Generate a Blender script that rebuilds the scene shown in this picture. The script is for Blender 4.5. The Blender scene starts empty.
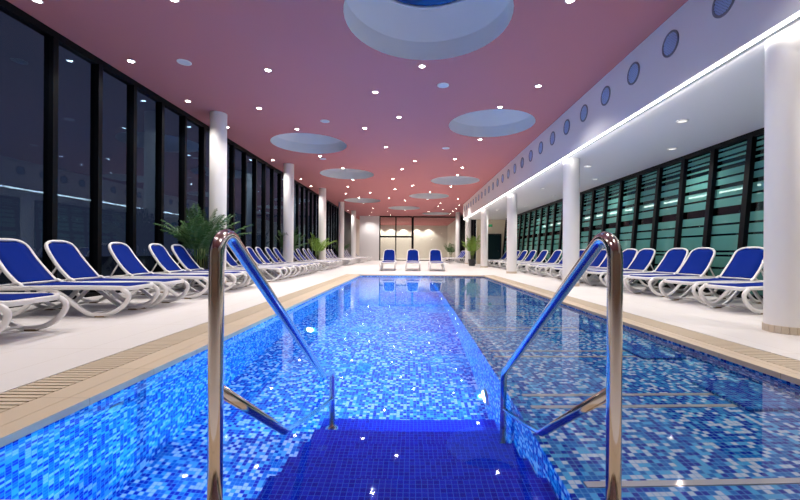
import bpy, bmesh, math, random
from mathutils import Vector, Matrix
R = math.radians
scn = bpy.context.scene
C = scn.collection
rnd = random.Random(11)

# ------------------------------------------------------------------ scene settings
scn.view_settings.view_transform = 'Standard'
scn.view_settings.look = 'None'
scn.view_settings.gamma = 1.0
scn.view_settings.use_curve_mapping = False
scn.view_settings.exposure = 0.0
cy = scn.cycles
cy.use_denoising = True
cy.max_bounces = 10
cy.diffuse_bounces = 4
cy.glossy_bounces = 4
cy.transmission_bounces = 6
cy.transparent_max_bounces = 10
cy.caustics_refractive = True
cy.caustics_reflective = False
cy.sample_clamp_indirect = 3.0
cy.blur_glossy = 0.5

# ------------------------------------------------------------------ measures (metres; deck = z 0, hall runs along +y)
PX0, PX1, PY0, PY1 = -2.0, 2.886, 1.41, 15.35      # pool opening
WATER, DEEP = -0.06, -1.60
SHELF_X, SHELF_Z = 0.765, -0.40
CEIL = 4.76
LWALL = -6.27
BULK_X, SOFFIT = 4.17, 3.55
COL_X = 4.505
WING_Y = 31.0
FAR_Y = 41.6
BACK_Y = -4.0
ORD = ['first','second','third','fourth','fifth','sixth','seventh','eighth','ninth','tenth','eleventh','twelfth','thirteenth',
       'fourteenth','fifteenth','sixteenth','seventeenth','eighteenth','nineteenth','twentieth','twenty-first','twenty-second',
       'twenty-third','twenty-fourth','twenty-fifth','twenty-sixth','twenty-seventh','twenty-eighth','twenty-ninth','thirtieth',
       'thirty-first','thirty-second','thirty-third','thirty-fourth','thirty-fifth','thirty-sixth','thirty-seventh','thirty-eighth','thirty-ninth','fortieth']

# ------------------------------------------------------------------ materials
def nodes_of(name):
    m = bpy.data.materials.new(name); m.use_nodes = True
    nt = m.node_tree; nt.nodes.clear()
    out = nt.nodes.new('ShaderNodeOutputMaterial')
    return m, nt, out

def N(nt, t, **kw):
    n = nt.nodes.new(t)
    for k, v in kw.items():
        if k.startswith('i_'): n.inputs[k[2:]].default_value = v
        else: setattr(n, k, v)
    return n

def L(nt, a, b): nt.links.new(a, b)

def pbr(name, col, rough=0.5, metal=0.0, spec=0.5, var=0.0, vscale=20.0, emit=None, estr=0.0, bump=0.0, bscale=60.0):
    m, nt, out = nodes_of(name)
    b = N(nt, 'ShaderNodeBsdfPrincipled')
    b.inputs['Base Color'].default_value = (*col, 1); b.inputs['Roughness'].default_value = rough
    b.inputs['Metallic'].default_value = metal; b.inputs['Specular IOR Level'].default_value = spec
    if emit: b.inputs['Emission Color'].default_value = (*emit, 1); b.inputs['Emission Strength'].default_value = estr
    if var or bump:
        tc = N(nt, 'ShaderNodeTexCoord')
    if var:
        no = N(nt, 'ShaderNodeTexNoise'); no.inputs['Scale'].default_value = vscale; no.inputs['Detail'].default_value = 4
        L(nt, tc.outputs['Object'], no.inputs['Vector'])
        mx = N(nt, 'ShaderNodeMix', data_type='RGBA')
        mx.inputs[6].default_value = (*[c*(1-var) for c in col], 1); mx.inputs[7].default_value = (*[min(1, c*(1+var)) for c in col], 1)
        L(nt, no.outputs['Fac'], mx.inputs[0]); L(nt, mx.outputs[2], b.inputs['Base Color'])
    if bump:
        n2 = N(nt, 'ShaderNodeTexNoise'); n2.inputs['Scale'].default_value = bscale
        L(nt, tc.outputs['Object'], n2.inputs['Vector'])
        bp = N(nt, 'ShaderNodeBump'); bp.inputs['Strength'].default_value = bump; bp.inputs['Distance'].default_value = 0.01
        L(nt, n2.outputs['Fac'], bp.inputs['Height']); L(nt, bp.outputs['Normal'], b.inputs['Normal'])
    L(nt, b.outputs[0], out.inputs[0])
    return m

def mosaic(name, stops, grout, size=0.033, gw=0.055, rough=0.25):
    """small square glass tiles on every axis-aligned face, colour picked per tile"""
    m, nt, out = nodes_of(name)
    g = N(nt, 'ShaderNodeNewGeometry')
    sc = N(nt, 'ShaderNodeVectorMath', operation='SCALE'); sc.inputs['Scale'].default_value = -0.004
    L(nt, g.outputs['True Normal'], sc.inputs[0])
    ad = N(nt, 'ShaderNodeVectorMath', operation='ADD'); L(nt, g.outputs['Position'], ad.inputs[0]); L(nt, sc.outputs[0], ad.inputs[1])
    dv = N(nt, 'ShaderNodeVectorMath', operation='SCALE'); dv.inputs['Scale'].default_value = 1.0/size; L(nt, ad.outputs[0], dv.inputs[0])
    fl = N(nt, 'ShaderNodeVectorMath', operation='FLOOR'); L(nt, dv.outputs[0], fl.inputs[0])
    fr = N(nt, 'ShaderNodeVectorMath', operation='FRACTION'); L(nt, dv.outputs[0], fr.inputs[0])
    wn = N(nt, 'ShaderNodeTexWhiteNoise', noise_dimensions='3D'); L(nt, fl.outputs[0], wn.inputs['Vector'])
    cr = N(nt, 'ShaderNodeValToRGB'); cr.color_ramp.interpolation = 'CONSTANT'
    el = cr.color_ramp.elements
    el[0].position = 0; el[0].color = (*stops[0][1], 1)
    el[1].position = stops[1][0]; el[1].color = (*stops[1][1], 1)
    for p, c in stops[2:]:
        e = el.new(p); e.color = (*c, 1)
    L(nt, wn.outputs['Value'], cr.inputs[0])
    # grout: distance from the tile centre, ignoring the axis along the normal
    s5 = N(nt, 'ShaderNodeVectorMath', operation='SUBTRACT'); s5.inputs[1].default_value = (.5, .5, .5); L(nt, fr.outputs[0], s5.inputs[0])
    ab = N(nt, 'ShaderNodeVectorMath', operation='ABSOLUTE'); L(nt, s5.outputs[0], ab.inputs[0])
    na = N(nt, 'ShaderNodeVectorMath', operation='ABSOLUTE'); L(nt, g.outputs['True Normal'], na.inputs[0])
    su = N(nt, 'ShaderNodeVectorMath', operation='SUBTRACT'); L(nt, ab.outputs[0], su.inputs[0]); L(nt, na.outputs[0], su.inputs[1])
    sx = N(nt, 'ShaderNodeSeparateXYZ'); L(nt, su.outputs[0], sx.inputs[0])
    m1 = N(nt, 'ShaderNodeMath', operation='MAXIMUM'); L(nt, sx.outputs[0], m1.inputs[0]); L(nt, sx.outputs[1], m1.inputs[1])
    m2 = N(nt, 'ShaderNodeMath', operation='MAXIMUM'); L(nt, m1.outputs[0], m2.inputs[0]); L(nt, sx.outputs[2], m2.inputs[1])
    gt = N(nt, 'ShaderNodeMath', operation='GREATER_THAN'); gt.inputs[1].default_value = .5-gw; L(nt, m2.outputs[0], gt.inputs[0])
    mx = N(nt, 'ShaderNodeMix', data_type='RGBA'); mx.inputs[7].default_value = (*grout, 1)
    L(nt, gt.outputs[0], mx.inputs[0]); L(nt, cr.outputs[0], mx.inputs[6])
    b = N(nt, 'ShaderNodeBsdfPrincipled'); b.inputs['Roughness'].default_value = rough; b.inputs['Specular IOR Level'].default_value = .06
    L(nt, mx.outputs[2], b.inputs['Base Color']); L(nt, b.outputs[0], out.inputs[0])
    return m

def stone_tiles(name, col, sx_, sy_, joint, jw=0.004, rough=0.4, var=.05):
    m, nt, out = nodes_of(name)
    g = N(nt, 'ShaderNodeNewGeometry')
    sp = N(nt, 'ShaderNodeSeparateXYZ'); L(nt, g.outputs['Position'], sp.inputs[0])
    cells, masks = [], []
    for k, s in ((0, sx_), (1, sy_)):
        d = N(nt, 'ShaderNodeMath', operation='DIVIDE'); d.inputs[1].default_value = s; L(nt, sp.outputs[k], d.inputs[0])
        f = N(nt, 'ShaderNodeMath', operation='FLOOR'); L(nt, d.outputs[0], f.inputs[0]); cells.append(f)
        fr = N(nt, 'ShaderNodeMath', operation='FRACT'); L(nt, d.outputs[0], fr.inputs[0])
        lt = N(nt, 'ShaderNodeMath', operation='LESS_THAN'); lt.inputs[1].default_value = jw/s; L(nt, fr.outputs[0], lt.inputs[0]); masks.append(lt)
    cb = N(nt, 'ShaderNodeCombineXYZ'); L(nt, cells[0].outputs[0], cb.inputs[0]); L(nt, cells[1].outputs[0], cb.inputs[1])
    wn = N(nt, 'ShaderNodeTexWhiteNoise', noise_dimensions='3D'); L(nt, cb.outputs[0], wn.inputs['Vector'])
    mp = N(nt, 'ShaderNodeVectorMath', operation='MULTIPLY'); mp.inputs[1].default_value = (2, 9, 2); L(nt, g.outputs['Position'], mp.inputs[0])
    no = N(nt, 'ShaderNodeTexNoise'); no.inputs['Scale'].default_value = 1.6; no.inputs['Detail'].default_value = 6; L(nt, mp.outputs[0], no.inputs['Vector'])
    av = N(nt, 'ShaderNodeMath', operation='ADD'); L(nt, wn.outputs['Value'], av.inputs[0]); L(nt, no.outputs['Fac'], av.inputs[1])
    hv = N(nt, 'ShaderNodeMath', operation='MULTIPLY'); hv.inputs[1].default_value = .5; L(nt, av.outputs[0], hv.inputs[0])
    mx = N(nt, 'ShaderNodeMix', data_type='RGBA')
    mx.inputs[6].default_value = (*[c*(1-var) for c in col], 1); mx.inputs[7].default_value = (*[min(1, c*(1+var)) for c in col], 1)
    L(nt, hv.outputs[0], mx.inputs[0])
    mm = N(nt, 'ShaderNodeMath', operation='MAXIMUM'); L(nt, masks[0].outputs[0], mm.inputs[0]); L(nt, masks[1].outputs[0], mm.inputs[1])
    m3 = N(nt, 'ShaderNodeMix', data_type='RGBA'); m3.inputs[7].default_value = (*joint, 1)
    L(nt, mm.outputs[0], m3.inputs[0]); L(nt, mx.outputs[2], m3.inputs[6])
    b = N(nt, 'ShaderNodeBsdfPrincipled'); b.inputs['Roughness'].default_value = rough
    L(nt, m3.outputs[2], b.inputs['Base Color']); L(nt, b.outputs[0], out.inputs[0])
    return m

def water_mat():
    m, nt, out = nodes_of('pool water')
    b = N(nt, 'ShaderNodeBsdfGlass'); b.inputs['IOR'].default_value = 1.333; b.inputs['Roughness'].default_value = 0.03
    b.inputs['Color'].default_value = (.97, .99, 1, 1)
    L(nt, b.outputs[0], out.inputs[0])
    return m

def pane_mat(name, ior=1.7, tint=(.55, .62, .62), stripes=None, refl=(.9, .95, .95)):
    m, nt, out = nodes_of(name)
    fr = N(nt, 'ShaderNodeFresnel'); fr.inputs['IOR'].default_value = ior
    gl = N(nt, 'ShaderNodeBsdfGlossy'); gl.inputs['Roughness'].default_value = 0.02; gl.inputs['Color'].default_value = (*refl, 1)
    tr = N(nt, 'ShaderNodeBsdfTransparent'); tr.inputs['Color'].default_value = (*tint, 1)
    inner = tr.outputs[0]
    if stripes:
        g = N(nt, 'ShaderNodeNewGeometry'); sp = N(nt, 'ShaderNodeSeparateXYZ'); L(nt, g.outputs['Position'], sp.inputs[0])
        f = N(nt, 'ShaderNodeMath', operation='DIVIDE'); f.inputs[1].default_value = .048; L(nt, sp.outputs[2], f.inputs[0])
        fl = N(nt, 'ShaderNodeMath', operation='FLOOR'); L(nt, f.outputs[0], fl.inputs[0])
        w1 = N(nt, 'ShaderNodeTexWhiteNoise', noise_dimensions='1D'); L(nt, fl.outputs[0], w1.inputs['W'])
        f2 = N(nt, 'ShaderNodeMath', operation='MULTIPLY'); f2.inputs[1].default_value = .055; L(nt, sp.outputs[2], f2.inputs[0])   # denser lines higher up
        av = N(nt, 'ShaderNodeMath', operation='SUBTRACT'); L(nt, w1.outputs['Value'], av.inputs[0]); L(nt, f2.outputs[0], av.inputs[1])
        gt = N(nt, 'ShaderNodeMath', operation='GREATER_THAN'); gt.inputs[1].default_value = .15; L(nt, av.outputs[0], gt.inputs[0])
        df = N(nt, 'ShaderNodeBsdfDiffuse'); df.inputs['Color'].default_value = (*stripes, 1)
        mx = N(nt, 'ShaderNodeMixShader'); L(nt, gt.outputs[0], mx.inputs[0]); L(nt, tr.outputs[0], mx.inputs[1]); L(nt, df.outputs[0], mx.inputs[2])
        inner = mx.outputs[0]
    mix = N(nt, 'ShaderNodeMixShader')
    bf = N(nt, 'ShaderNodeNewGeometry')                 # only the face towards the viewer mirrors; no false total reflection inside the sheet
    iv = N(nt, 'ShaderNodeMath', operation='SUBTRACT'); iv.inputs[0].default_value = 1.0; L(nt, bf.outputs['Backfacing'], iv.inputs[1])
    ml = N(nt, 'ShaderNodeMath', operation='MULTIPLY'); L(nt, fr.outputs[0], ml.inputs[0]); L(nt, iv.outputs[0], ml.inputs[1])
    L(nt, ml.outputs[0], mix.inputs[0]); L(nt, inner, mix.inputs[1]); L(nt, gl.outputs[0], mix.inputs[2])
    L(nt, mix.outputs[0], out.inputs[0])
    return m

def glow(name, col, s):
    m, nt, out = nodes_of(name)
    e = N(nt, 'ShaderNodeEmission'); e.inputs['Color'].default_value = (*col, 1); e.inputs['Strength'].default_value = s
    L(nt, e.outputs[0], out.inputs[0]); return m

M = {}
M['deck'] = stone_tiles('pale deck tiles', (.72, .685, .665), .6, 1.2, (.55, .49, .43), .005, .42)
M['coping'] = stone_tiles('beige coping stone', (.56, .45, .33), 5.0, .6, (.36, .28, .19), .006, .5, .08)
M['grate'] = pbr('beige overflow grating', (.55, .45, .33), .55, var=.06)
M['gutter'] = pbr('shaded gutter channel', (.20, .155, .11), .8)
DB, MB_, LB, PB = (.003, .028, .42), (.010, .17, .60), (.10, .46, .86), (.62, .72, .90)
M['mosaic'] = mosaic('mixed blue mosaic', [(0, DB), (.29, MB_), (.60, LB), (.79, PB)], (.14, .40, .78))
M['step'] = mosaic('dark blue mosaic', [(0, (.001, .016, .46)), (.4, (.001, .024, .54)), (.75, (.001, .012, .38))], (.03, .13, .70), gw=.05)
M['band'] = mosaic('deep blue mosaic', [(0, DB), (.5, MB_), (.9, LB)], (.2, .4, .7))
M['water'] = water_mat()
M['ceil'] = pbr('salmon ceiling paint', (.46, .177, .185), .85, spec=.2)
M['white'] = pbr('white plaster', (.90, .89, .89), .7, spec=.3)
M['column'] = pbr('white column paint', (.88, .86, .84), .55)
M['skirt'] = pbr('beige skirting tile', (.62, .52, .40), .45)
M['cream'] = pbr('cream wall paint', (.74, .66, .50), .8, spec=.2)
M['beige'] = pbr('warm grey wall paint', (.66, .63, .58), .8, spec=.2)
M['wood'] = pbr('brown timber wall', (.42, .30, .20), .6, var=.3, vscale=3)
M['frame'] = pbr('near black aluminium', (.002, .0025, .004), .45, spec=.12)
M['pane'] = pane_mat('night window glass', 1.6, (.80, .86, .90), refl=(.45, .68, .9))
M['fritted'] = pane_mat('striped window glass', 1.42, (.25, .4, .4), (.070, .205, .185), refl=(.7, .95, .9))
M['clear'] = pane_mat('clear partition glass', 1.45, (.9, .92, .9))
M['resin'] = pbr('white resin', (.80, .78, .77), .38, var=.02)
M['sling'] = pbr('royal blue mesh fabric', (.0015, .017, .19), .75, spec=.06, var=.12, vscale=300)
M['rubber'] = pbr('tan rubber', (.26, .18, .10), .7)
M['steel'] = pbr('polished stainless steel', (.66, .60, .54), .12, metal=1.0)
M['strip'] = pbr('brushed stainless steel', (.50, .46, .45), .38, metal=.7)
M['pot'] = pbr('charcoal planter', (.02, .02, .024), .5)
M['soil'] = pbr('dark potting soil', (.03, .02, .012), .95)
M['leaf'] = pbr('palm green', (.032, .10, .016), .5, var=.35, vscale=6)
M['leaf2'] = pbr('yellow green leaf', (.20, .34, .035), .5, var=.3, vscale=6)
M['stem'] = pbr('palm stem', (.12, .15, .04), .7)
M['lamp'] = glow('downlight lens', (1, .93, .84), 40)
M['led'] = glow('strip light diffuser', (1, .94, .88), 20)
M['poollens'] = glow('underwater lamp lens', (.75, .9, 1), 14)
M['trimw'] = pbr('white lamp trim', (.8, .8, .8), .4)
M['vring'] = pbr('grey violet vent ring', (.20, .20, .25), .5)
M['vgrille'] = pbr('pale blue vent grille', (.42, .55, .80), .45)
M['vdark'] = pbr('dark vent throat', (.03, .045, .09), .8)
M['dome'] = pbr('dark blue skylight glass', (.012, .045, .20), .12)
M['sign'] = glow('green sign face', (.05, .32, .12), .7)
M['dglass'] = pbr('dark door glass', (.012, .03, .035), .08)
M['dirt'] = pbr('night ground', (.02, .02, .02), .9)
M['bloom'] = pbr('pink blossom', (.75, .35, .35), .6)

# ------------------------------------------------------------------ mesh helpers
def obj(name, bm, mat, parent=None, smooth=False, flip_up=False):
    me = bpy.data.meshes.new(name)
    bmesh.ops.recalc_face_normals(bm, faces=bm.faces)
    if flip_up:
        bm.normal_update()
        bmesh.ops.reverse_faces(bm, faces=[f for f in bm.faces if f.normal.z < 0])
    bm.to_mesh(me); bm.free()
    if mat: me.materials.append(mat)
    if smooth:
        for p in me.polygons: p.use_smooth = True
    o = bpy.data.objects.new(name, me); C.objects.link(o)
    if parent: o.parent = parent
    return o

def tag(o, label, cat, group=None, kind=None):
    o['label'] = label
    if cat: o['category'] = cat
    if group: o['group'] = group
    if kind: o['kind'] = kind
    return o

def thing(name, label, cat, loc=(0, 0, 0), rz=0.0, group=None, kind=None):
    o = bpy.data.objects.new(name, None); C.objects.link(o)
    o.empty_display_size = .2
    o.location = loc; o.rotation_euler = (0, 0, rz)
    return tag(o, label, cat, group, kind)

def struct(name, bm, mat, label, cat='setting', smooth=False):
    return tag(obj(name, bm, mat, smooth=smooth), label, cat, None, 'structure')

def kids(o): return [c for c in bpy.data.objects if c.parent == o]

def dup(o, parent=None):
    c = o.copy(); C.objects.link(c); c.parent = parent
    for ch in kids(o): dup(ch, c)
    return c

def box(bm, x0, x1, y0, y1, z0, z1, bev=0.0):
    v = [bm.verts.new((x, y, z)) for x in (x0, x1) for y in (y0, y1) for z in (z0, z1)]
    fs = [bm.faces.new([v[i] for i in q]) for q in ((0, 1, 3, 2), (4, 6, 7, 5), (0, 4, 5, 1), (2, 3, 7, 6), (0, 2, 6, 4), (1, 5, 7, 3))]
    if bev:
        es = list({e for f in fs for e in f.edges})
        bmesh.ops.bevel(bm, geom=es, offset=bev, segments=2, affect='EDGES', profile=.5)
    return v

def hexa(bm, p):
    v = [bm.verts.new(q) for q in p]          # 4 bottom, 4 top
    for q in ((0, 3, 2, 1), (4, 5, 6, 7), (0, 1, 5, 4), (1, 2, 6, 5), (2, 3, 7, 6), (3, 0, 4, 7)): bm.faces.new([v[i] for i in q])

def lathe(bm, prof, n=32, c=(0, 0, 0), cap0=False, cap1=False):
    rings = []
    for r, z in prof:
        rings.append([bm.verts.new((c[0]+r*math.cos(2*math.pi*i/n), c[1]+r*math.sin(2*math.pi*i/n), c[2]+z)) for i in range(n)])
    for a, b in zip(rings, rings[1:]):
        for i in range(n): bm.faces.new((a[i], a[(i+1) % n], b[(i+1) % n], b[i]))
    if cap0: bm.faces.new(rings[0])
    if cap1: bm.faces.new(rings[-1])

def catmull(P, k=6, closed=False):
    P = [Vector(p) for p in P]; n = len(P); out = []
    for i in range(n if closed else n-1):
        if closed: p0, p1, p2, p3 = P[i-1], P[i], P[(i+1) % n], P[(i+2) % n]
        else: p0, p1, p2, p3 = P[max(i-1, 0)], P[i], P[i+1], P[min(i+2, n-1)]
        for j in range(k):
            t = j/k
            out.append(.5*((2*p1)+(-p0+p2)*t+(2*p0-5*p1+4*p2-p3)*t*t+(-p0+3*p1-3*p2+p3)*t**3))
    if not closed: out.append(P[-1])
    return out

def sweep(bm, pts, w, h, up=None, closed=False, seg=10, sq=.6):
    """tube along pts; w across, h along 'up'; sq<1 squares the section off"""
    pts = [Vector(p) for p in pts]; n = len(pts); rings = []
    prevn = None
    for i, p in enumerate(pts):
        a = pts[i-1] if (i > 0 or closed) else p
        b = pts[(i+1) % n] if (i < n-1 or closed) else p
        T = (b-a).normalized()
        if up is not None: U = Vector(up)
        else: U = prevn if prevn is not None else (Vector((0, 0, 1)) if abs(T.z) < .9 else Vector((0, 1, 0)))
        S = T.cross(U)
        if S.length < 1e-4: S = T.cross(Vector((1, 0, 0)))
        S.normalize(); Nn = S.cross(T).normalized(); prevn = Nn
        ring = []
        for k in range(seg):
            t = 2*math.pi*(k+.5)/seg; c, s = math.cos(t), math.sin(t)
            ring.append(bm.verts.new(p+S*(w/2*math.copysign(abs(c)**sq, c))+Nn*(h/2*math.copysign(abs(s)**sq, s))))
        rings.append(ring)
    m = n if closed else n-1
    for i in range(m):
        a, b = rings[i], rings[(i+1) % n]
        for k in range(seg): bm.faces.new((a[k], a[(k+1) % seg], b[(k+1) % seg], b[k]))
    if not closed:
        bm.faces.new(rings[0]); bm.faces.new(rings[-1])

def NB(): return bmesh.new()

# ------------------------------------------------------------------ the shell
bm = NB()                                               # deck with the pool cut out
box(bm, -6.6, PX0-.62, BACK_Y, 56.5, -.35, 0)
box(bm, PX1+.50, 7.7, BACK_Y, 56.5, -.35, 0)
box(bm, PX0-.62, PX1+.50, BACK_Y, PY0-.30, -.35, 0)
box(bm, PX0-.62, PX1+.50, PY1+.45, 56.5, -.35, 0)
struct('floor', bm, M['deck'], 'pale stone tiled deck around the pool', 'floor')

bm = NB()                                               # coping stones, the edge overhanging the water
ZC = -.045
box(bm, PX0-.12, PX0+.012, PY0-.12, PY1+.12, ZC, 0.0)
box(bm, PX0-.30, PX0-.124, PY0-.30, PY1+.30, ZC, 0.0)
struct('trim_1', bm, M['coping'], 'beige coping stone along the left pool edge', 'pool edge')
bm = NB()
box(bm, PX1-.012, PX1+.10, PY0-.12, PY1+.12, ZC, 0.0)
box(bm, PX1+.104, PX1+.18, PY0-.30, PY1+.30, ZC, 0.0)
struct('trim_2', bm, M['coping'], 'beige coping stone along the right pool edge', 'pool edge')
bm = NB()
box(bm, PX0+.014, PX1-.014, PY1-.012, PY1+.45, ZC, 0.0)
struct('trim_3', bm, M['coping'], 'beige coping stone across the far pool end', 'pool edge')
bm = NB()
box(bm, PX0+.014, PX1-.014, PY0-.30, PY0+.012, ZC, 0.0)
struct('trim_4', bm, M['coping'], 'coping stone at the near pool end behind the handrails', 'pool edge')

def grating(name, x0, x1, label):
    r = thing(name, label, 'drain grating', ((x0+x1)/2, (PY0+PY1)/2, 0), kind='structure')
    cx, cyy = (x0+x1)/2, (PY0+PY1)/2
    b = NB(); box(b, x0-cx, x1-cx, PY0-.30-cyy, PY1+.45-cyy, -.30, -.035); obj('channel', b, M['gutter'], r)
    b = NB(); y = PY0-.28
    while y < PY1+.42:
        box(b, x0-cx+.012, x1-cx-.012, y-cyy, y+.040-cyy, -.034, -.001); y += .0555
    obj('slats', b, M['grate'], r)
grating('overflow_grating', PX0-.62, PX0-.30, 'slatted beige overflow grating along the left side of the pool')
grating('overflow_grating', PX1+.18, PX1+.50, 'slatted beige overflow grating along the right side of the pool')

def wall(name, x0, x1, y0, y1, z0, z1, mat, label):
    b = NB(); box(b, x0, x1, y0, y1, z0, z1)
    return struct(name, b, mat, label, 'wall')

# pool basin
wall('pool_wall_left', PX0-.30, PX0, PY0-.2, PY1+.2, DEEP-.2, ZC-.001, M['mosaic'], 'blue mosaic wall on the left side of the pool')
wall('pool_wall_right', PX1, PX1+.18, PY0-.2, PY1+.2, DEEP-.2, ZC-.001, M['mosaic'], 'blue mosaic wall on the right side of the pool')
wall('pool_wall_far', PX0, PX1, PY1, PY1+.3, DEEP-.2, ZC-.001, M['mosaic'], 'blue mosaic wall at the far pool end')
wall('pool_wall_near', PX0, PX1, PY0-.25, PY0, DEEP-.2, ZC-.001, M['mosaic'], 'blue mosaic wall at the near pool end')
b = NB(); box(b, PX0, SHELF_X, PY0, PY1, DEEP-.2, DEEP)
struct('pool_floor', b, M['mosaic'], 'pale and dark blue mosaic floor of the deep lane', 'pool floor')
b = NB(); box(b, SHELF_X, PX1, PY0, PY1, DEEP-.2, SHELF_Z)
struct('pool_shelf', b, M['mosaic'], 'shallow blue mosaic shelf along the right half of the pool', 'pool shelf')
b = NB()                                                # the steps go down away from the camera
yy = [1.41, 1.60, 1.83, 2.157, 2.50, 2.835, 3.175, 3.52]
for k in range(7):
    box(b, -.78, SHELF_X, yy[k], yy[k+1], DEEP, WATER-.19*(k+1))
struct('pool_stairs', b, M['step'], 'dark blue mosaic steps descending into the pool between the handrails', 'steps')
b = NB()
vs = [b.verts.new((x, y, WATER)) for x, y in ((PX0, PY0), (PX1, PY0), (PX1, PY1), (PX0, PY1))]
b.faces.new(vs)
w = tag(obj('pool_water', b, M['water'], flip_up=True), 'still clear water filling the long pool', 'water', None, 'structure')

w.cycles.is_caustics_caster = True
for f in w.data.polygons: f.use_smooth = True
for q in ('pool_shelf', 'pool_floor', 'pool_stairs', 'pool_wall_left', 'pool_wall_right'): bpy.data.objects[q].cycles.is_caustics_receiver = True
# raised dark blue blocks and stainless strips on the shelf
pairs = [1.80, 2.88, 4.10, 5.32, 6.54, 7.76, 8.98]
blk = None
for i, y in enumerate(pairs):
    b = NB(); box(b, -.22, .22, -.27, .27, 0, .07, .008)
    o = obj('bench_block', b, M['band']); o.cycles.is_caustics_receiver = True; o.location = (2.56, y+.06, SHELF_Z)
    tag(o, 'dark blue tiled block under water at the end of the %s strip pair' % ORD[i], 'underwater bench', 'tiled blocks on the pool shelf')
    for j, dy in enumerate((-.105, .105)):
        b = NB(); box(b, -.735, .735, -.022, .022, 0, .012, .003)
        s = obj('steel_strip', b, M['strip']); s.cycles.is_caustics_receiver = True; s.location = (1.60, y+dy, SHELF_Z)
        tag(s, 'stainless strip across the shallow shelf, %s edge of the %s pair from the camera' % (('near', 'far')[j], ORD[i]), 'metal strip', 'stainless strips on the pool shelf')

# walls
wall('wall_back', -6.6, 7.7, BACK_Y-.2, BACK_Y, 0, CEIL+.4, M['wood'], 'brown wall behind the near pool end')
def holes_plane(b, outer, circles, z):
    es = []
    def loop(pts):
        v = [b.verts.new((x, y, z)) for x, y in pts]
        for i in range(len(v)): es.append(b.edges.new((v[i], v[(i+1) % len(v)])))
    loop(outer)
    for cx, cyy, r in circles: loop([(cx+r*math.cos(2*math.pi*i/48), cyy+r*math.sin(2*math.pi*i/48)) for i in range(48)])
    bmesh.ops.triangle_fill(b, use_beauty=True, use_dissolve=False, edges=es)

SKY = [(.25, 6.37, 1.37), (2.38, 11.62, 1.27), (-3.67, 13.88, 1.32), (-3.20, 19.22, 1.32), (2.34, 20.78, 1.30),
       (1.21, 26.55, 1.36), (-3.68, 29.1, 1.36), (-.64, 33.9, 1.40), (2.45, 38.6, 1.36)]
b = NB()
holes_plane(b, [(-6.6, BACK_Y), (BULK_X+.02, BACK_Y), (BULK_X+.02, WING_Y), (5.5, WING_Y), (5.5, 56.5), (-6.6, 56.5)], SKY, CEIL)
bmesh.ops.triangulate(b, faces=b.faces)
struct('ceiling', b, M['ceil'], 'salmon pink ceiling over the pool hall', 'ceiling')
skn = ['large round skylight recess right above the pool steps', 'round skylight recess nearest the air vents, second from the camera',
       'round skylight recess above the left loungers, nearest the first left column', 'small round skylight recess on the left, second along the window side',
       'round skylight recess on the right, behind the one nearest the vents', 'thin looking skylight recess above the middle of the far pool end',
       'far left skylight recess beside the third left column', 'far skylight recess in the ceiling centre above the three loungers', 'last skylight recess, close to the glass partition']
for (cx, cyy, r), lb in zip(SKY, skn):
    t = thing('skylight', lb, 'skylight', (cx, cyy, CEIL), group='round skylights in the ceiling')
    b = NB(); lathe(b, [(r, 0), (r, .36)], 48); obj('recess_ring', b, M['white'], t, True)
    b = NB(); lathe(b, [(r, .36), (r-.25, .86)], 48); obj('splayed_lining', b, M['white'], t, True)
    b = NB(); lathe(b, [(r-.25, .86), (r-.27, .84), (r-.29, .86), (r-.29, .90), (r-.25, .90)], 48); obj('curb', b, M['trimw'], t, True)
    b = NB(); lathe(b, [(r-.27, .89), (r*.6, 1.02), (r*.3, 1.08), (.02, 1.10)], 48, cap1=True); obj('dome', b, M['dome'], t, True)

# bulkhead, soffit, wing
wall('wall_bulkhead', BULK_X, BULK_X+.60, BACK_Y, WING_Y, SOFFIT, CEIL-.001, M['white'], 'white bulkhead carrying the row of round vents')
wall('ceiling_wing', BULK_X+.60, 7.8, BACK_Y, WING_Y, SOFFIT, SOFFIT+.15, M['white'], 'low white ceiling above the right loungers')
wall('wall_wing_end', 5.25, 7.6, WING_Y, WING_Y+.2, 0, SOFFIT+.15, M['cream'], 'cream wall at the far end of the right wing')
wall('wall_far', -5.53, -3.42, FAR_Y-.1, FAR_Y+.1, 0, CEIL-.001, M['white'], 'white wall panel left of the glass partition')
wall('wall_room_back', -6.6, 5.5, 56.0, 56.3, 0, CEIL-.001, M['beige'], 'back wall of the room behind the glass partition')
wall('wall_room_left', -6.6, -6.3, FAR_Y+.1, 56.0, 0, CEIL-.001, M['beige'], 'left wall of the room behind the glass partition')
wall('wall_room_right', 5.25, 5.5, FAR_Y+.1, 56.0, 0, CEIL-.001, M['beige'], 'right wall of the room behind the glass partition')
wall('wall_left', -6.6, LWALL, BACK_Y, .85, 0, CEIL-.001, M['beige'], 'left wall near the camera')
wall('wall_right', 7.3, 7.6, BACK_Y, .06, 0, SOFFIT-.001, M['beige'], 'right wall beside the camera')
b = NB(); box(b, -60, -6.62, -40, 100, -.60, -.36); box(b, 7.72, 60, -40, 100, -.60, -.36)
struct('ground', b, M['dirt'], 'dark ground outside the windows', 'ground')

# light strip
b = NB(); box(b, BULK_X+.062, BULK_X+.073, .2, WING_Y-.06, SOFFIT-.054, SOFFIT-.001)
led = thing('ceiling_strip_light', 'continuous glowing white strip light along the lower edge of the bulkhead', 'strip light', (0, 0, 0))
obj('diffuser', b, M['led'], led)
b = NB(); box(b, BULK_X, BULK_X+.073, .2, WING_Y-.06, SOFFIT-.061, SOFFIT-.055); obj('lip', b, M['trimw'], led)

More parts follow.
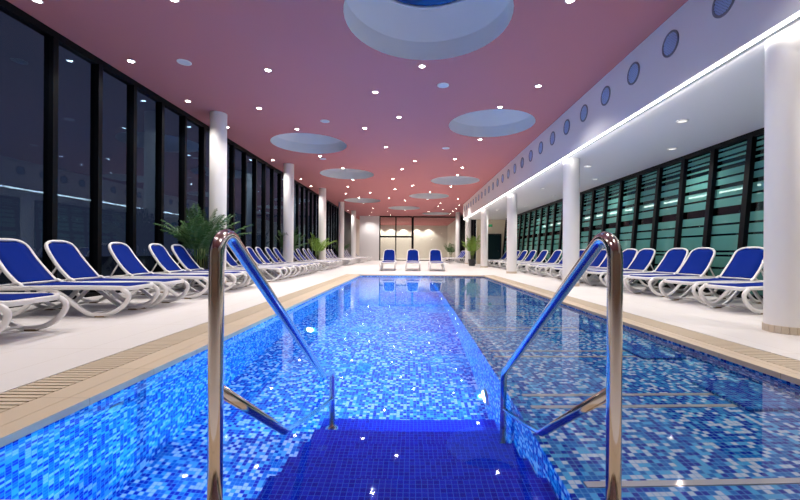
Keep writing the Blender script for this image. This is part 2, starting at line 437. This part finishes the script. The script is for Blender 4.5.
# ------------------------------------------------------------------ window bays
nwin = 0
def left_bay(y, pitch, k, n):
    global nwin; nwin += 1
    r = thing('window_%d' % nwin, '%s dark night window bay from the camera along the left wall' % ORD[k].capitalize(), 'window', (LWALL, y, 0), group='tall left windows', kind='structure')
    b = NB(); box(b, -.15, .02, -.05, .05, .07, CEIL-.13); obj('mullion', b, M['frame'], r)
    b = NB(); box(b, -.075, -.06, -pitch+.05, -.05, .07, CEIL-.13); obj('pane', b, M['pane'], r)
    b = NB(); box(b, -.15, 0.0, -pitch+.05, .05, CEIL-.13, CEIL-.002); obj('head_rail', b, M['frame'], r)
    b = NB(); box(b, -.15, 0.02, -pitch+.05, .05, .001, .07); obj('sill', b, M['frame'], r)
y0, p = 6.79-6*.98, .98
proto = None
for k in range(36):
    y = y0+.98+k*.98
    if k == 0:
        left_bay(y, p, k, 36); lproto = bpy.data.objects['window_1']
    else:
        nwin += 1
        o = dup(lproto); o.name = 'window_%d' % nwin; o.location.y = y
        o['label'] = '%s dark night window bay from the camera along the left wall' % ORD[k].capitalize()
wall('wall_left_end', -6.6, LWALL, y0+36*.98+.06, FAR_Y+.1, 0, CEIL-.001, M['frame'], 'dark frame closing the left window wall')

RB, RT = 7.04, 7.34                                     # the right glass leans outwards
def rx(z): return RB+(RT-RB)*z/SOFFIT
def slab(b, d0, d1, y0, y1, z0, z1):
    hexa(b, [(rx(z0)+d0, y0, z0), (rx(z0)+d1, y0, z0), (rx(z0)+d1, y1, z0), (rx(z0)+d0, y1, z0),
             (rx(z1)+d0, y0, z1), (rx(z1)+d1, y0, z1), (rx(z1)+d1, y1, z1), (rx(z1)+d0, y1, z1)])
p = 1.02
yr0 = 8.30-8*1.02
rproto = None
for k in range(29):
    y = yr0+p+k*p; nwin += 1
    lb = '%s leaning window bay with striped teal glass from the camera, right wall' % ORD[k].capitalize()
    if rproto is None:
        rproto = thing('window_%d' % nwin, lb, 'window', (0, y, 0), group='leaning right windows', kind='structure')
        b = NB(); slab(b, -.08, .16, -.065, .065, .08, SOFFIT-.12); obj('mullion', b, M['frame'], rproto)
        b = NB(); slab(b, .02, .035, -p+.066, -.066, .09, SOFFIT-.12); obj('pane', b, M['fritted'], rproto)
        b = NB(); slab(b, -.06, .16, -p+.065, .065, SOFFIT-.12, SOFFIT-.002); obj('head_rail', b, M['frame'], rproto)
        b = NB(); slab(b, -.08, .16, -p+.065, .065, .001, .08); obj('sill', b, M['frame'], rproto)
    else:
        o = dup(rproto); o.name = 'window_%d' % nwin; o.location.y = y; o['label'] = lb
# dark glazing beyond the wing
fproto = None
for k in range(10):
    y = WING_Y+.25+1.03+k*1.03; nwin += 1
    lb = '%s dark window bay beyond the cream wall, right side of the hall' % ORD[k].capitalize()
    if fproto is None:
        fproto = thing('window_%d' % nwin, lb, 'window', (5.25, y, 0), group='dark windows beyond the wing', kind='structure')
        b = NB(); box(b, -.04, .16, -.06, .06, .07, CEIL-.2); obj('mullion', b, M['frame'], fproto)
        b = NB(); box(b, .05, .065, -.97, -.06, .08, CEIL-.2); obj('pane', b, M['pane'], fproto)
        b = NB(); box(b, -.04, .16, -.97, .06, CEIL-.2, CEIL-.002); obj('head_rail', b, M['frame'], fproto)
        b = NB(); box(b, -.04, .16, -.97, .06, .001, .07); obj('sill', b, M['frame'], fproto)
    else:
        o = dup(fproto); o.name = 'window_%d' % nwin; o.location.y = y; o['label'] = lb

# glass partition at the far end
def partition(label, xs, transom, x_end):
    global nwin; nwin += 1
    cx = xs[0]
    r = thing('window_%d' % nwin, label, 'glass partition', (cx, FAR_Y, 0), kind='structure')
    b = NB()
    for x in xs: box(b, x-cx-.06, x-cx+.06, -.06, .06, .06, CEIL-.12)
    box(b, xs[0]-cx-.06, x_end-cx, -.06, .06, CEIL-.12, CEIL-.002); box(b, xs[0]-cx-.06, x_end-cx, -.06, .06, .001, .06)
    if transom: box(b, xs[0]-cx+.06, x_end-cx-.0, -.05, .05, 2.46, 2.64)
    obj('frame', b, M['frame'], r)
    e = xs+[x_end]
    for a, c in zip(e, e[1:]):
        if c-a < .2: continue
        b = NB(); box(b, a-cx+.06, c-cx-.06, -.01, .01, .06, CEIL-.12); obj('pane', b, M['clear'], r)
partition('black framed glass partition with a crossbar beside the white wall panel', [-3.36, -1.64, .10], True, .10)
partition('tall frameless glass partition right of the crossbar frame', [.22], False, 5.2)

# wing door and sign
nd = thing('door_1', 'dark glass door with black frame in the cream wing wall', 'door', (6.65, WING_Y, 0), kind='structure')
b = NB(); box(b, -.56, -.48, -.06, 0, 0, 2.42); box(b, .48, .56, -.06, 0, 0, 2.42); box(b, -.48, .48, -.06, 0, 2.34, 2.42); obj('door_frame', b, M['frame'], nd)
b = NB(); box(b, -.475, .475, -.035, -.004, .01, 2.335); obj('door_leaf', b, M['dglass'], nd)
b = NB(); sweep(b, [(.38, -.04, 1.05), (.38, -.09, 1.05), (.26, -.09, 1.05)], .025, .025); obj('door_handle', b, M['steel'], nd)
t = thing('exit_sign', 'small green lit sign box high on the cream wall above the door', 'sign', (6.34, WING_Y, 3.08))
b = NB(); box(b, -.15, .15, -.06, 0, -.10, .10, .006); obj('housing', b, M['frame'], t)
b = NB(); box(b, -.135, .135, -.065, -.0605, -.085, .085); obj('sign_face', b, M['sign'], t)

# ------------------------------------------------------------------ columns
def column(x, y, h, label):
    t = thing('column', label, 'column', (x, y, 0), group='round white columns', kind='structure')
    b = NB(); lathe(b, [(.22, .08), (.22, h)], 40); obj('shaft', b, M['column'], t, True)
    b = NB()
    n = 22
    for i in range(n):                                  # ring of skirting tiles
        a0, a1 = 2*math.pi*(i+.03)/n, 2*math.pi*(i+.97)/n
        pts = [(r*math.cos(a), r*math.sin(a)) for r, a in ((.215, a0), (.232, a0), (.232, a1), (.215, a1))]
        hexa(b, [(*q, .001) for q in pts]+[(*q, .085) for q in pts])
    obj('skirting_ring', b, M['skirt'], t)
for i, y in enumerate((4.62, 10.9, 17.3, 23.8, 30.6)):
    column(COL_X, y, SOFFIT-.001, '%s white round column from the camera under the bulkhead' % ORD[i].capitalize())
column(4.47, 37.1, CEIL-.001, 'white round column by the far right windows beyond the wing')
for i, y in enumerate((10.85, 17.1, 23.6, 30.0, 36.4)):
    column(-5.42, y, CEIL-.001, '%s white round column from the camera along the left windows' % ORD[i].capitalize())

# ------------------------------------------------------------------ bulkhead vents
vp = None
for k in range(25):
    y = 5.21+k*1.04
    lb = '%s round blue vent grille from the camera along the bulkhead' % ORD[k].capitalize()
    if vp is None:
        vp = thing('air_vent', lb, 'air vent', (BULK_X, y-.03, 4.31), group='round vents in the bulkhead')
        vp.rotation_euler = (0, -math.pi/2, 0)          # local z points at the pool
        b = NB(); lathe(b, [(.20, .001), (.20, .014), (.168, .014), (.168, .001)], 36); obj('ring', b, M['vring'], vp, False)
        b = NB(); lathe(b, [(.167, .0015), (.001, .0015)], 36); obj('throat', b, M['vdark'], vp)
        b = NB()
        for j in range(-5, 6):
            q = j*.030; hl = math.sqrt(max(.165**2-q*q, 0))
            if hl > .02:
                box(b, q-.0085, q+.0085, -hl, hl, .006, .010); box(b, -hl, hl, q-.0085, q+.0085, .004, .0065)
        obj('grille', b, M['vgrille'], vp).rotation_euler = (0, 0, R(45))
    else:
        o = dup(vp); o.location.y = y; o['label'] = lb

# ------------------------------------------------------------------ ceiling lamps
SPOTS = [(-5.79,5.96),(-3.65,5.91),(2.39,5.87),(-5.71,7.86),(-3.06,8.21),(-5.76,9.94),(-4.11,10.40),(-5.74,12.01),(-0.89,9.30),(0.20,7.99),
 (2.90,8.90),(2.32,10.20),(-0.37,11.01),(-1.46,12.02),(-0.94,14.18),(0.14,16.33),(-0.44,17.92),(1.78,15.93),(2.30,17.51),(2.29,19.22),(2.32,13.15),
 (-3.61,12.16),(-3.69,15.58),(-5.85,16.32),(-5.88,20.57),(-5.91,22.76),(-3.15,17.79),(-3.14,20.71),(-3.75,22.84),(-0.98,20.39),(0.05,22.31),(-1.01,23.71),
 (2.31,22.59),(-2.69,25.10),(1.19,24.71),(-4.33,25.60),(-3.75,27.55),(-1.60,27.60),(-0.47,28.82),(1.17,28.14),(-3.81,30.79),(3.36,27.87),(3.87,31.39),
 (2.28,30.20),(2.22,32.17),(-3.33,33.98),(2.83,34.87),(-0.58,35.52),(3.92,33.92),(3.88,35.99),(3.85,38.43),(-2.19,36.39),(1.67,36.49),(-3.80,37.41),
 (-5.98,33.38),(-5.88,35.76),(-2.17,40.65),(-4.41,40.5),
 (-3.6,3.6),(.6,3.2),(3.0,3.4),(-5.6,3.0),(-2.4,.6),(1.6,.4)]  # lamps in this row are out of view, added to light the near end
SPOT_W = 240.0
lanes = {'left': [], 'lc': [], 'rc': [], 'right': []}
for x, y in SPOTS:
    lanes['left' if x < -3.5 else 'lc' if x < -.7 else 'rc' if x < 1.85 else 'right'].append((y, x))
lname = {'left': 'in the ceiling strip along the left windows', 'lc': 'in the ceiling left of centre', 'rc': 'in the ceiling right of centre', 'right': 'in the ceiling strip along the bulkhead'}
dl = None
ld = bpy.data.lights.new('downlight beam', 'SPOT'); ld.energy = SPOT_W; ld.spot_size = R(125); ld.spot_blend = .8; ld.shadow_soft_size = .05
ld.color = (1, .95, .91); ld.cycles.use_multiple_importance_sampling = False; ld.cycles.is_caustics_light = True
ld2 = ld.copy(); ld2.energy = SPOT_W*.85
for ln, lst in lanes.items():
    for i, (y, x) in enumerate(sorted(lst)):
        lb = '%s glowing downlight from the camera, %s' % (ORD[i].capitalize(), lname[ln])
        if dl is None:
            dl = thing('downlight', lb, 'ceiling lamp', (x, y, CEIL), group='recessed downlights in the pink ceiling')
            b = NB(); lathe(b, [(.078, -.001), (.078, -.008), (.058, -.012), (.055, -.003)], 24); obj('trim_ring', b, M['trimw'], dl, True)
            b = NB(); lathe(b, [(.056, -.006), (.001, -.009)], 24); obj('lens', b, M['lamp'], dl)
            root = dl
        else:
            root = dup(dl); root.location = (x, y, CEIL); root['label'] = lb
        lx = ld
        if y < 10: lx = ld2                             # the lamps over the steps are dimmed
        lo = bpy.data.objects.new('beam', lx); C.objects.link(lo); lo.location = (x, y, CEIL-.03)

def ceil_disc(name, x, y, z, r, label, cat):
    t = thing(name, label, cat, (x, y, z), group='flat discs on the ceilings')
    b = NB(); lathe(b, [(r, -.001), (r, -.012), (r*.8, -.018), (r*.76, -.010)], 28); obj('rim', b, M['trimw'], t, True)
    b = NB(); lathe(b, [(r*.78, -.011), (.001, -.013)], 28); obj('grille', b, pbr_sp, t)
pbr_sp = pbr('pale speaker mesh', (.62, .66, .74), .6)
for x, y, lb in ((-4.65, 7.89, 'flat white ceiling speaker above the left windows nearest the camera'), (.71, 8.89, 'flat white ceiling speaker just behind the large skylight'),
                 (-2.56, 11.40, 'flat white ceiling speaker in front of the left skylight recess'), (-3.68, 16.05, 'flat white ceiling speaker just behind the left skylight recess'),
                 (1.26, 14.26, 'flat white ceiling speaker behind the skylight nearest the vents')):
    ceil_disc('ceiling_speaker', x, y, CEIL, .135, lb, 'ceiling speaker')
M['slens'] = glow('soffit lamp lens', (1, .94, .86), 1.6)
sl = bpy.data.lights.new('soffit beam', 'SPOT'); sl.energy = 165; sl.spot_size = R(140); sl.spot_blend = .8; sl.shadow_soft_size = .05
sl.color = (1, .93, .86); sl.cycles.use_multiple_importance_sampling = False; sl.cycles.is_caustics_light = True
for i in range(11):
    x, y = (5.34, 6.50)[i % 2], 3.6+i*2.02+(.0 if i % 2 else 0)
    t = thing('soffit_downlight', '%s flat round lamp from the camera under the low white ceiling of the wing' % ORD[i].capitalize(), 'ceiling lamp', (x, y, SOFFIT), group='flat lamps under the low white ceiling')
    b = NB(); lathe(b, [(.11, -.001), (.11, -.022), (.085, -.026), (.08, -.010)], 28); obj('rim', b, M['trimw'], t, True)
    b = NB(); lathe(b, [(.081, -.011), (.001, -.012)], 28); obj('lens', b, M['slens'], t)
    lo = bpy.data.objects.new('soffit_beam', sl); C.objects.link(lo); lo.location = (x, y, SOFFIT-.05)

# wall washers in the room behind the partition
for i, x in enumerate((-4.6, -2.9, -1.1, .8, 2.5)):
    l2 = bpy.data.lights.new('wall washer', 'SPOT'); l2.energy = 380; l2.spot_size = R(115); l2.spot_blend = .6; l2.shadow_soft_size = .05; l2.color = (1, .93, .84)
    o = bpy.data.objects.new('washer_beam', l2); C.objects.link(o); o.location = (x, 55.3, CEIL-.04)
    t = dup(dl); t.location = (x, 55.3, CEIL); t['label'] = '%s downlight from the left behind the glass partition' % ORD[i].capitalize(); t['group'] = 'downlights behind the glass partition'
for x, y in ((-3, 47), (2, 47), (0, 51)):
    l2 = bpy.data.lights.new('room lamp', 'SPOT'); l2.energy = 420; l2.spot_size = R(150); l2.spot_blend = .6; l2.shadow_soft_size = .05; l2.color = (1, .93, .85)
    o = bpy.data.objects.new('room_beam', l2); C.objects.link(o); o.location = (x, y, CEIL-.04)

# ------------------------------------------------------------------ underwater lamps
PL_W = 840.0
pl = bpy.data.lights.new('pool lamp beam', 'SPOT'); pl.energy = PL_W; pl.spot_size = R(172); pl.spot_blend = .35; pl.shadow_soft_size = .0
pl.color = (.10, .70, 1.0); pl.cycles.use_multiple_importance_sampling = False
def pool_lamp(loc, rot, label, e=None):
    t = thing('pool_lamp', label, 'underwater lamp', loc, group='underwater lamps')
    t.rotation_euler = rot
    b = NB(); lathe(b, [(.135, .001), (.135, .02), (.112, .032), (.108, .012)], 32); obj('bezel', b, M['strip'], t, True)
    b = NB(); lathe(b, [(.109, .014), (.08, .028), (.04, .034), (.002, .036)], 32); obj('lens', b, M['poollens'], t, True)
    if rot[1] == R(62):                                 # the one that stands on the pool floor
        b = NB(); box(b, 0, .13, -.05, .05, -.05, 0, .006); obj('stand', b, M['strip'], t)
    lp_ = pl
    if e: lp_ = pl.copy(); lp_.energy = PL_W*e
    lo = bpy.data.objects.new('pool_beam', lp_); C.objects.link(lo)
    mw = Matrix.Translation(loc) @ t.rotation_euler.to_matrix().to_4x4()
    lo.matrix_world = mw @ Matrix.Translation((0, 0, .06)) @ Matrix.Rotation(math.pi, 4, 'X')
W_ = (0, -math.pi/2, 0); E_ = (0, math.pi/2, 0)
pool_lamp((SHELF_X, 3.88, -1.33), W_, 'bright round underwater lamp low on the shelf wall beside the steps')
pool_lamp((SHELF_X, 9.3, -1.1), W_, 'far underwater lamp on the shelf wall')
pool_lamp((SHELF_X, 13.2, -1.1), W_, 'farthest underwater lamp on the shelf wall')
pool_lamp((-1.66, 6.3, DEEP+.14), (0, R(62), 0), 'bright underwater lamp on the left of the pool floor beyond the handrail')
pool_lamp((-1.45, PY0, -1.0), (-math.pi/2, 0, 0), 'unseen lamp added on the near pool wall left of the steps to brighten the left wall', .12)  # never in view; added to brighten the near part of the left wall
pool_lamp((PX0, 11.2, -1.1), E_, 'far underwater lamp on the left pool wall')
t = thing('pool_inlet', 'pale round water inlet in the left pool wall near the camera', 'water inlet', (PX0, 2.62, -.33)); t.rotation_euler = E_
b = NB(); lathe(b, [(.06, .001), (.06, .010), (.035, .014), (.03, .004)], 28); obj('flange', b, M['trimw'], t, True)
b = NB(); lathe(b, [(.031, .004), (.001, .010)], 24); obj('nozzle', b, M['vgrille'], t, True)

# ------------------------------------------------------------------ handrails
def arc_pts(post_y, top_z, y1, z1, y2, z2, r, z0, zend):
    """post up, round bend, straight slope, tight bend, post down into the step"""
    pts = [Vector((0, post_y, z0)), Vector((0, post_y, .4))]
    s = Vector((0, y2-y1, z2-z1)).normalized()
    ang = math.atan2(-s.z, s.y)                         # slope below horizontal
    # circle centre right of the post
    cyy = post_y+r
    # choose cz so that the slope line is tangent
    # tangent point at angle: direction normal to s
    nrm = Vector((0, math.sin(ang), math.cos(ang)))
    # line through (y1,z1): point + t*s ; centre distance r along -nrm
    # centre z so that (c - P1).nrm = -r
    cz = z1+(-r-(cyy-y1)*nrm.y)/nrm.z
    pts.append(Vector((0, post_y, cz-.03)))
    n = 12; a0, a1 = math.pi, math.pi/2-ang
    for i in range(n+1):
        a = a0+(a1-a0)*i/n
        pts.append(Vector((0, cyy+r*math.cos(a), cz+r*math.sin(a))))
    k = 10; last = pts[-1]; end = Vector((0, y2, z2)); r2 = .055
    for i in range(1, k+1): pts.append(last.lerp(end-s*r2, i/k))
    for i in range(1, 6):
        t = i/6
        pts.append((end-s*r2).lerp(end, t).lerp(end.lerp(end+Vector((0, 0, -r2)), t), t))
    pts.append(end+Vector((0, 0, -r2)))
    pts.append(Vector((0, y2, (z2+zend)/2))); pts.append(Vector((0, y2, zend)))
    return pts
def handrail(x, label, y2, z2, zend):
    t = thing('pool_handrail', label, 'handrail', (x, 1.35, 0), group='pool step handrails')
    sh = Vector((0, -1.35, 0))
    b = NB(); pts = arc_pts(1.35, .98, 1.50, .941, y2, z2, .075, .012, zend)
    sweep(b, [q+sh for q in pts], .05, .05, (1, 0, 0), seg=20, sq=1.0); obj('rail_tube', b, M['steel'], t, True)
    b = NB(); sweep(b, [Vector((0, 1.37, .43))+sh, Vector((0, 2.10, -.06))+sh, Vector((0, y2-.005, .43-.65*(y2-1.37)))+sh], .042, .042, (1, 0, 0), seg=18, sq=1.0); obj('lower_rail', b, M['steel'], t, True)
    b = NB(); lathe(b, [(.055, .001), (.055, .010), (.03, .016), (.0251, .016)], 24); obj('flange', b, M['steel'], t, True)
    b = NB(); lathe(b, [(.055, 0), (.055, .010), (.03, .016), (.0251, .016)], 24, c=(0, y2-1.35, zend-.004)); obj('flange', b, M['steel'], t, True)
handrail(-.678, 'polished steel handrail on the left of the pool steps', 3.37, -.275, WATER-.19*7+.004)
handrail(.712, 'polished steel handrail on the right of the pool steps', 2.95, -.001, WATER-.19*6+.004)

# ------------------------------------------------------------------ sun loungers
def make_lounger():
    t = thing('sun_lounger', '', 'sun lounger', (0, 0, 0), group='')
    W, LS, H, Z = .345, 1.40, 1.42, .40                  # half width, seat length, hinge x
    b = NB()                                            # seat frame loop, dipping over the foot end
    loop = catmull([(.10, -W, Z), (.6, -W, Z+.005), (1.1, -W, Z), (1.75, -W, Z-.01), (1.86, -W+.02, Z-.015), (1.90, -W+.10, Z-.015), (1.90, 0, Z-.015), (1.90, W-.10, Z-.015),
                    (1.86, W-.02, Z-.015), (1.75, W, Z-.01), (1.1, W, Z), (.6, W, Z+.005), (.10, W, Z), (.015, W-.05, Z-.012), (0, W-.14, Z-.016), (0, 0, Z-.016), (0, -W+.14, Z-.016), (.015, -W+.05, Z-.012)], 4, True)
    sweep(b, loop, .05, .062, (0, 0, 1), True, 10, .6); obj('seat_frame', b, M['resin'], t, True)
    b = NB()                                            # blue seat mesh
    n = 18; top, bot = [], []
    for i in range(n+1):
        x = .035+(H-.06)*i/n
        z = Z+.036-.018*math.sin(math.pi*min(1, x/1.4))-(.03*max(0, 1-x/.09)**2)
        hw = W-.022-(.06*max(0, 1-x/.10)**2)
        top.append([b.verts.new((x, s*hw, z-(.010*(1-s*s)))) for s in (-1, -.5, 0, .5, 1)])
        bot.append([b.verts.new((x, s*hw, z-.016-(.010*(1-s*s)))) for s in (-1, -.5, 0, .5, 1)])
    for i in range(n):
        for j in range(4):
            b.faces.new((top[i][j], top[i+1][j], top[i+1][j+1], top[i][j+1])); b.faces.new((bot[i][j], bot[i][j+1], bot[i+1][j+1], bot[i+1][j]))
        for j in (0, 4): b.faces.new((top[i][j], top[i+1][j], bot[i+1][j], bot[i][j]))
    for i in (0, n):
        for j in range(4): b.faces.new((top[i][j], top[i][j+1], bot[i][j+1], bot[i][j]))
    obj('seat_sling', b, M['sling'], t, True)
    # backrest
    A = Vector((H-.03, 0, Z+.035)); T = Vector((H+.41, 0, 1.045)); ax = (T-A); Lb = ax.length; ax.normalize(); nb = Vector((-ax.z, 0, ax.x))
    def bp(u, v, o=0.0):
        c = A+ax*(u*Lb)+nb*(o-.05*math.sin(math.pi*u)*0.6)
        return (c.x, v, c.z)
    w0, w1 = .305, .285
    b = NB()
    lp = catmull([bp(0, -w0), bp(.3, -w0-.005), bp(.6, -w1-.01), bp(.84, -w1+.005), bp(.95, -w1+.055), bp(1, -w1+.15), bp(1.01, 0), bp(1, w1-.15), bp(.95, w1-.055), bp(.84, w1-.005),
                  bp(.6, w1+.01), bp(.3, w0+.005), bp(0, w0)], 5)
    sweep(b, lp, .042, .048, tuple(nb), False, 10, .65)
    sweep(b, [bp(.02, -w0), bp(.02, w0)], .03, .035, tuple(nb), False, 8, .7)
    bf = obj('backrest_frame', b, M['resin'], t, True)
    b = NB(); rows = 14; F, K = [], []
    for i in range(rows+1):
        u = .03+.945*i/rows
        hw = (w0+(w1-w0)*u-.012)-(0 if u < .82 else .16*((u-.82)/.16)**2.2)
        F.append([b.verts.new(bp(u, s*hw, .012-.012*(1-s*s))) for s in (-1, -.5, 0, .5, 1)])
        K.append([b.verts.new(bp(u, s*hw, -.004-.012*(1-s*s))) for s in (-1, -.5, 0, .5, 1)])
    for i in range(rows):
        for j in range(4):
            b.faces.new((F[i][j], F[i][j+1], F[i+1][j+1], F[i+1][j])); b.faces.new((K[i][j], K[i+1][j], K[i+1][j+1], K[i][j+1]))
        for j in (0, 4): b.faces.new((F[i][j], F[i+1][j], K[i+1][j], K[i][j]))
    for i in (0, rows):
        for j in range(4): b.faces.new((F[i][j], F[i][j+1], K[i][j+1], K[i][j]))
    obj('backrest_sling', b, M['sling'], bf, True)
    for s in (-1, 1):                                   # hinge brackets and the props behind the back
        b = NB(); sweep(b, catmull([(H-.10, s*.325, Z+.02), (H-.05, s*.325, Z+.06), (H, s*.322, Z+.065), (H+.05, s*.32, Z+.03)], 4), .035, .05, (0, 1, 0), False, 8, .7)
        obj('hinge', b, M['resin'], t, True)
        q = Vector(bp(.42, s*.27, -.03))
        b = NB(); sweep(b, [q, (H+.33, s*.30, Z+.01)], .026, .03, (0, 1, 0), False, 8, .7); obj('back_prop', b, M['resin'], t, True)
    for s in (-1, 1):                                   # looping legs, foot end and head end
        y = s*(W-.004)
        b = NB(); sweep(b, catmull([(.03, y, Z-.02), (-.045, y, Z-.075), (-.05, y, Z-.15), (.02, y, .15), (.16, y, .06), (.33, y, .032), (.46, y, .05), (.60, y, .14), (.76, y, .27), (.90, y, .36), (1.02, y, Z-.01)], 4), .058, .05, (0, 1, 0), False, 10, .6)
        lg = obj('leg', b, M['resin'], t, True)
        b = NB(); box(b, .25, .37, y-.027, y+.027, .0005, .022, .004); obj('foot_pad', b, M['rubber'], lg)
        b = NB(); sweep(b, catmull([(.98, y, Z-.02), (1.10, y, .32), (1.24, y, .17), (1.38, y, .06), (1.52, y, .032), (1.66, y, .06), (1.78, y, .16), (1.83, y, .28), (1.80, y, Z-.03)], 4), .055, .05, (0, 1, 0), False, 10, .6)
        lg = obj('leg', b, M['resin'], t, True)
        b = NB(); box(b, 1.45, 1.57, y-.027, y+.027, .0005, .022, .004); obj('foot_pad', b, M['rubber'], lg)
    b = NB(); sweep(b, [(.40, -W+.02, .055), (.40, W-.02, .055)], .035, .03, (0, 0, 1), False, 8, .7); obj('crossbar', b, M['resin'], t, True)
    b = NB(); sweep(b, [(1.42, -W+.02, .055), (1.42, W-.02, .055)], .035, .03, (0, 0, 1), False, 8, .7); obj('crossbar', b, M['resin'], t, True)
    return t
lounger = make_lounger(); used = False
def place_lounger(hx, hy, ang, label, group):
    """hx, hy: the middle of the hinge; ang: heading from foot to head"""
    global used
    o = lounger if not used else dup(lounger); used = True
    c, s = math.cos(ang), math.sin(ang)
    o.location = (hx-1.42*c, hy-1.42*s, 0); o.rotation_euler = (0, 0, ang)
    o['label'] = label; o['group'] = group
    return o
left_y = [3.95, 5.54, 6.35, 7.62, 8.75, 9.55, 11.75, 12.7, 13.75, 14.55, 15.5, 16.4, 18.6, 19.6, 20.75, 21.7, 25.0, 25.95, 26.9, 28.0, 31.6, 32.6, 33.6, 34.6, 37.9, 38.9]
for i, y in enumerate(left_y):
    place_lounger(-5.36, y, R(180+4), '%s blue and white sun lounger from the camera along the left windows' % ORD[i].capitalize(), 'loungers along the left windows')
right_y = [6.55, 7.60, 8.87, 9.72, 11.0, 11.85, 12.7, 13.6, 15.2, 16.3, 17.7, 19.5, 21.3, 22.9, 24.4, 25.7, 27.0]
for i, y in enumerate(right_y):
    place_lounger(6.40, y, R(14), '%s blue and white sun lounger from the camera along the striped right windows' % ORD[i].capitalize(), 'loungers along the right windows')
for i, x in enumerate((-1.13, .10, 1.28)):
    place_lounger(x, 20.0, R(90), '%s of three blue sun loungers facing the camera beyond the far pool end' % ('Left', 'Middle', 'Right')[i], 'loungers beyond the far pool end')
for i, y in enumerate((32.6, 33.7, 34.8)):
    place_lounger(4.25, y, R(8), '%s blue sun lounger by the dark windows beyond the last bulkhead column' % ('Nearest', 'Middle', 'Farthest')[i], 'loungers beyond the wing')

# ------------------------------------------------------------------ potted plants
def frond(b, base, az, length, lift, droop, nl, ll, rr, sp=1.0, wallside=False):
    pts = []
    n = 10
    for i in range(n+1):
        u = i/n
        r = length*u*math.cos(lift)*(1+.6*u)*sp; z = length*(u*math.sin(lift)-droop*u**2.2)
        dx = r*math.cos(az)
        if dx < 0 and wallside: dx *= .5                # fronds bend back from the window behind the pot
        pts.append(Vector((base[0]+dx, base[1]+r*math.sin(az), base[2]+z)))
    sweep(b, pts, .010, .010, (0, 0, 1) if lift < 1.2 else None, False, 5, 1)
    side = Vector((-math.sin(az), math.cos(az), 0))
    for i in range(nl):
        u = .22+.78*i/(nl-1); q = u*n; k = min(int(q), n-1); p = pts[k].lerp(pts[k+1], q-k); T = (pts[k+1]-pts[k]).normalized()
        l = ll*(.45+.75*math.sin(math.pi*min(1, .15+.85*u)))*rr.uniform(.85, 1.15)
        for s in (-1, 1):
            d = (side*s*.85+T*.65+Vector((0, 0, rr.uniform(-.12, .18)))).normalized()
            m_ = p+d*l*.5+Vector((0, 0, -.02*l)); e = p+d*l+Vector((0, 0, -.30*l)); wv = T*.016
            v = [b.verts.new(x) for x in (p, m_-wv, e, m_+wv, m_+Vector((0, 0, .010)))]
            b.faces.new((v[0], v[1], v[4])); b.faces.new((v[1], v[2], v[4])); b.faces.new((v[2], v[3], v[4])); b.faces.new((v[3], v[0], v[4]))
def palm(x, y, h, spread, nf, seed, label, mat='leaf', pr=.22, ph=.42, bloom=False, lean=0.0):
    rr = random.Random(seed)
    t = thing('potted_palm', label, 'potted plant', (x, y, 0), group='potted palms')
    b = NB(); lathe(b, [(pr*.72, .001), (pr*.8, .03), (pr, ph-.03), (pr*1.04, ph), (pr*.93, ph), (pr*.90, ph-.05)], 28, cap0=True); obj('pot', b, M['pot'], t, True)
    b = NB(); lathe(b, [(pr*.90, ph-.05), (pr*.5, ph-.03), (.002, ph-.02)], 24); obj('soil', b, M['soil'], t, True)
    b = NB()
    for i in range(6):
        a = rr.uniform(0, 6.28); q = rr.uniform(.02, pr*.5)
        p0 = (q*math.cos(a), q*math.sin(a), ph-.04); p1 = (q*1.6*math.cos(a), q*1.6*math.sin(a), ph+(h-ph)*.38)
        sweep(b, [p0, p1], .018, .018, (1, 0, 0), False, 6, 1)
    obj('stems', b, M['stem'], t, True)
    b = NB()
    for i in range(nf):
        az = 2*math.pi*i/nf+rr.uniform(-.3, .3); lift = rr.uniform(.85, 1.45)
        ln = (h-ph)*rr.uniform(.85, 1.2)
        q = pr*.35
        frond(b, (q*math.cos(az), q*math.sin(az), ph+(h-ph)*.18), az, ln, lift, rr.uniform(.12, .34), 20, .26, rr, spread, x < 0)
    obj('fronds', b, M[mat], t)
    if bloom:
        b = NB()
        for i in range(7):
            c = (.28+rr.uniform(-.08, .08), rr.uniform(-.1, .1), h*.78+rr.uniform(-.15, .15))
            bmesh.ops.create_icosphere(b, subdivisions=1, radius=.035, matrix=Matrix.Translation(c))
        obj('blossoms', b, M['bloom'], t, True)
palm(-5.62, 10.25, 1.90, .72, 40, 3, 'large dark green potted palm in front of the first left column')
palm(-5.90, 11.20, 1.70, .6, 14, 7, 'green potted palm tucked beside the first left column on its far side', 'leaf', .13)
palm(-5.66, 17.75, 1.85, .7, 18, 4, 'green potted palm just behind the second left column')
palm(-5.50, 22.7, 1.85, .75, 18, 5, 'yellow green potted palm in front of the third left column', 'leaf2')
palm(-5.66, 30.7, 1.75, .6, 14, 6, 'small looking green potted palm behind the fourth left column')
palm(4.15, 26.3, 1.95, .5, 24, 8, 'tall yellow green plant in a dark pot between the bulkhead columns', 'leaf2', .26, .46, True)
palm(3.95, 38.6, 1.75, .7, 16, 9, 'green potted palm by the glass partition near the last right column')

# ------------------------------------------------------------------ camera and world
wd = bpy.data.worlds.new('night'); scn.world = wd; wd.use_nodes = True
bg = wd.node_tree.nodes['Background']; bg.inputs[0].default_value = (.024, .029, .055, 1); bg.inputs[1].default_value = 1.0
cam = bpy.data.cameras.new('camera'); co = bpy.data.objects.new('camera', cam); C.objects.link(co)
cam.sensor_width = 36.0; cam.lens = 387*36/800; cam.clip_start = .05; cam.clip_end = 300
cam.shift_x = -11/800; cam.shift_y = 2/800
co.matrix_world = Matrix.Translation((0, 0, .92)) @ Matrix.Rotation(R(90), 4, 'X') @ Matrix.Rotation(R(.4), 4, 'Z')
scn.camera = co
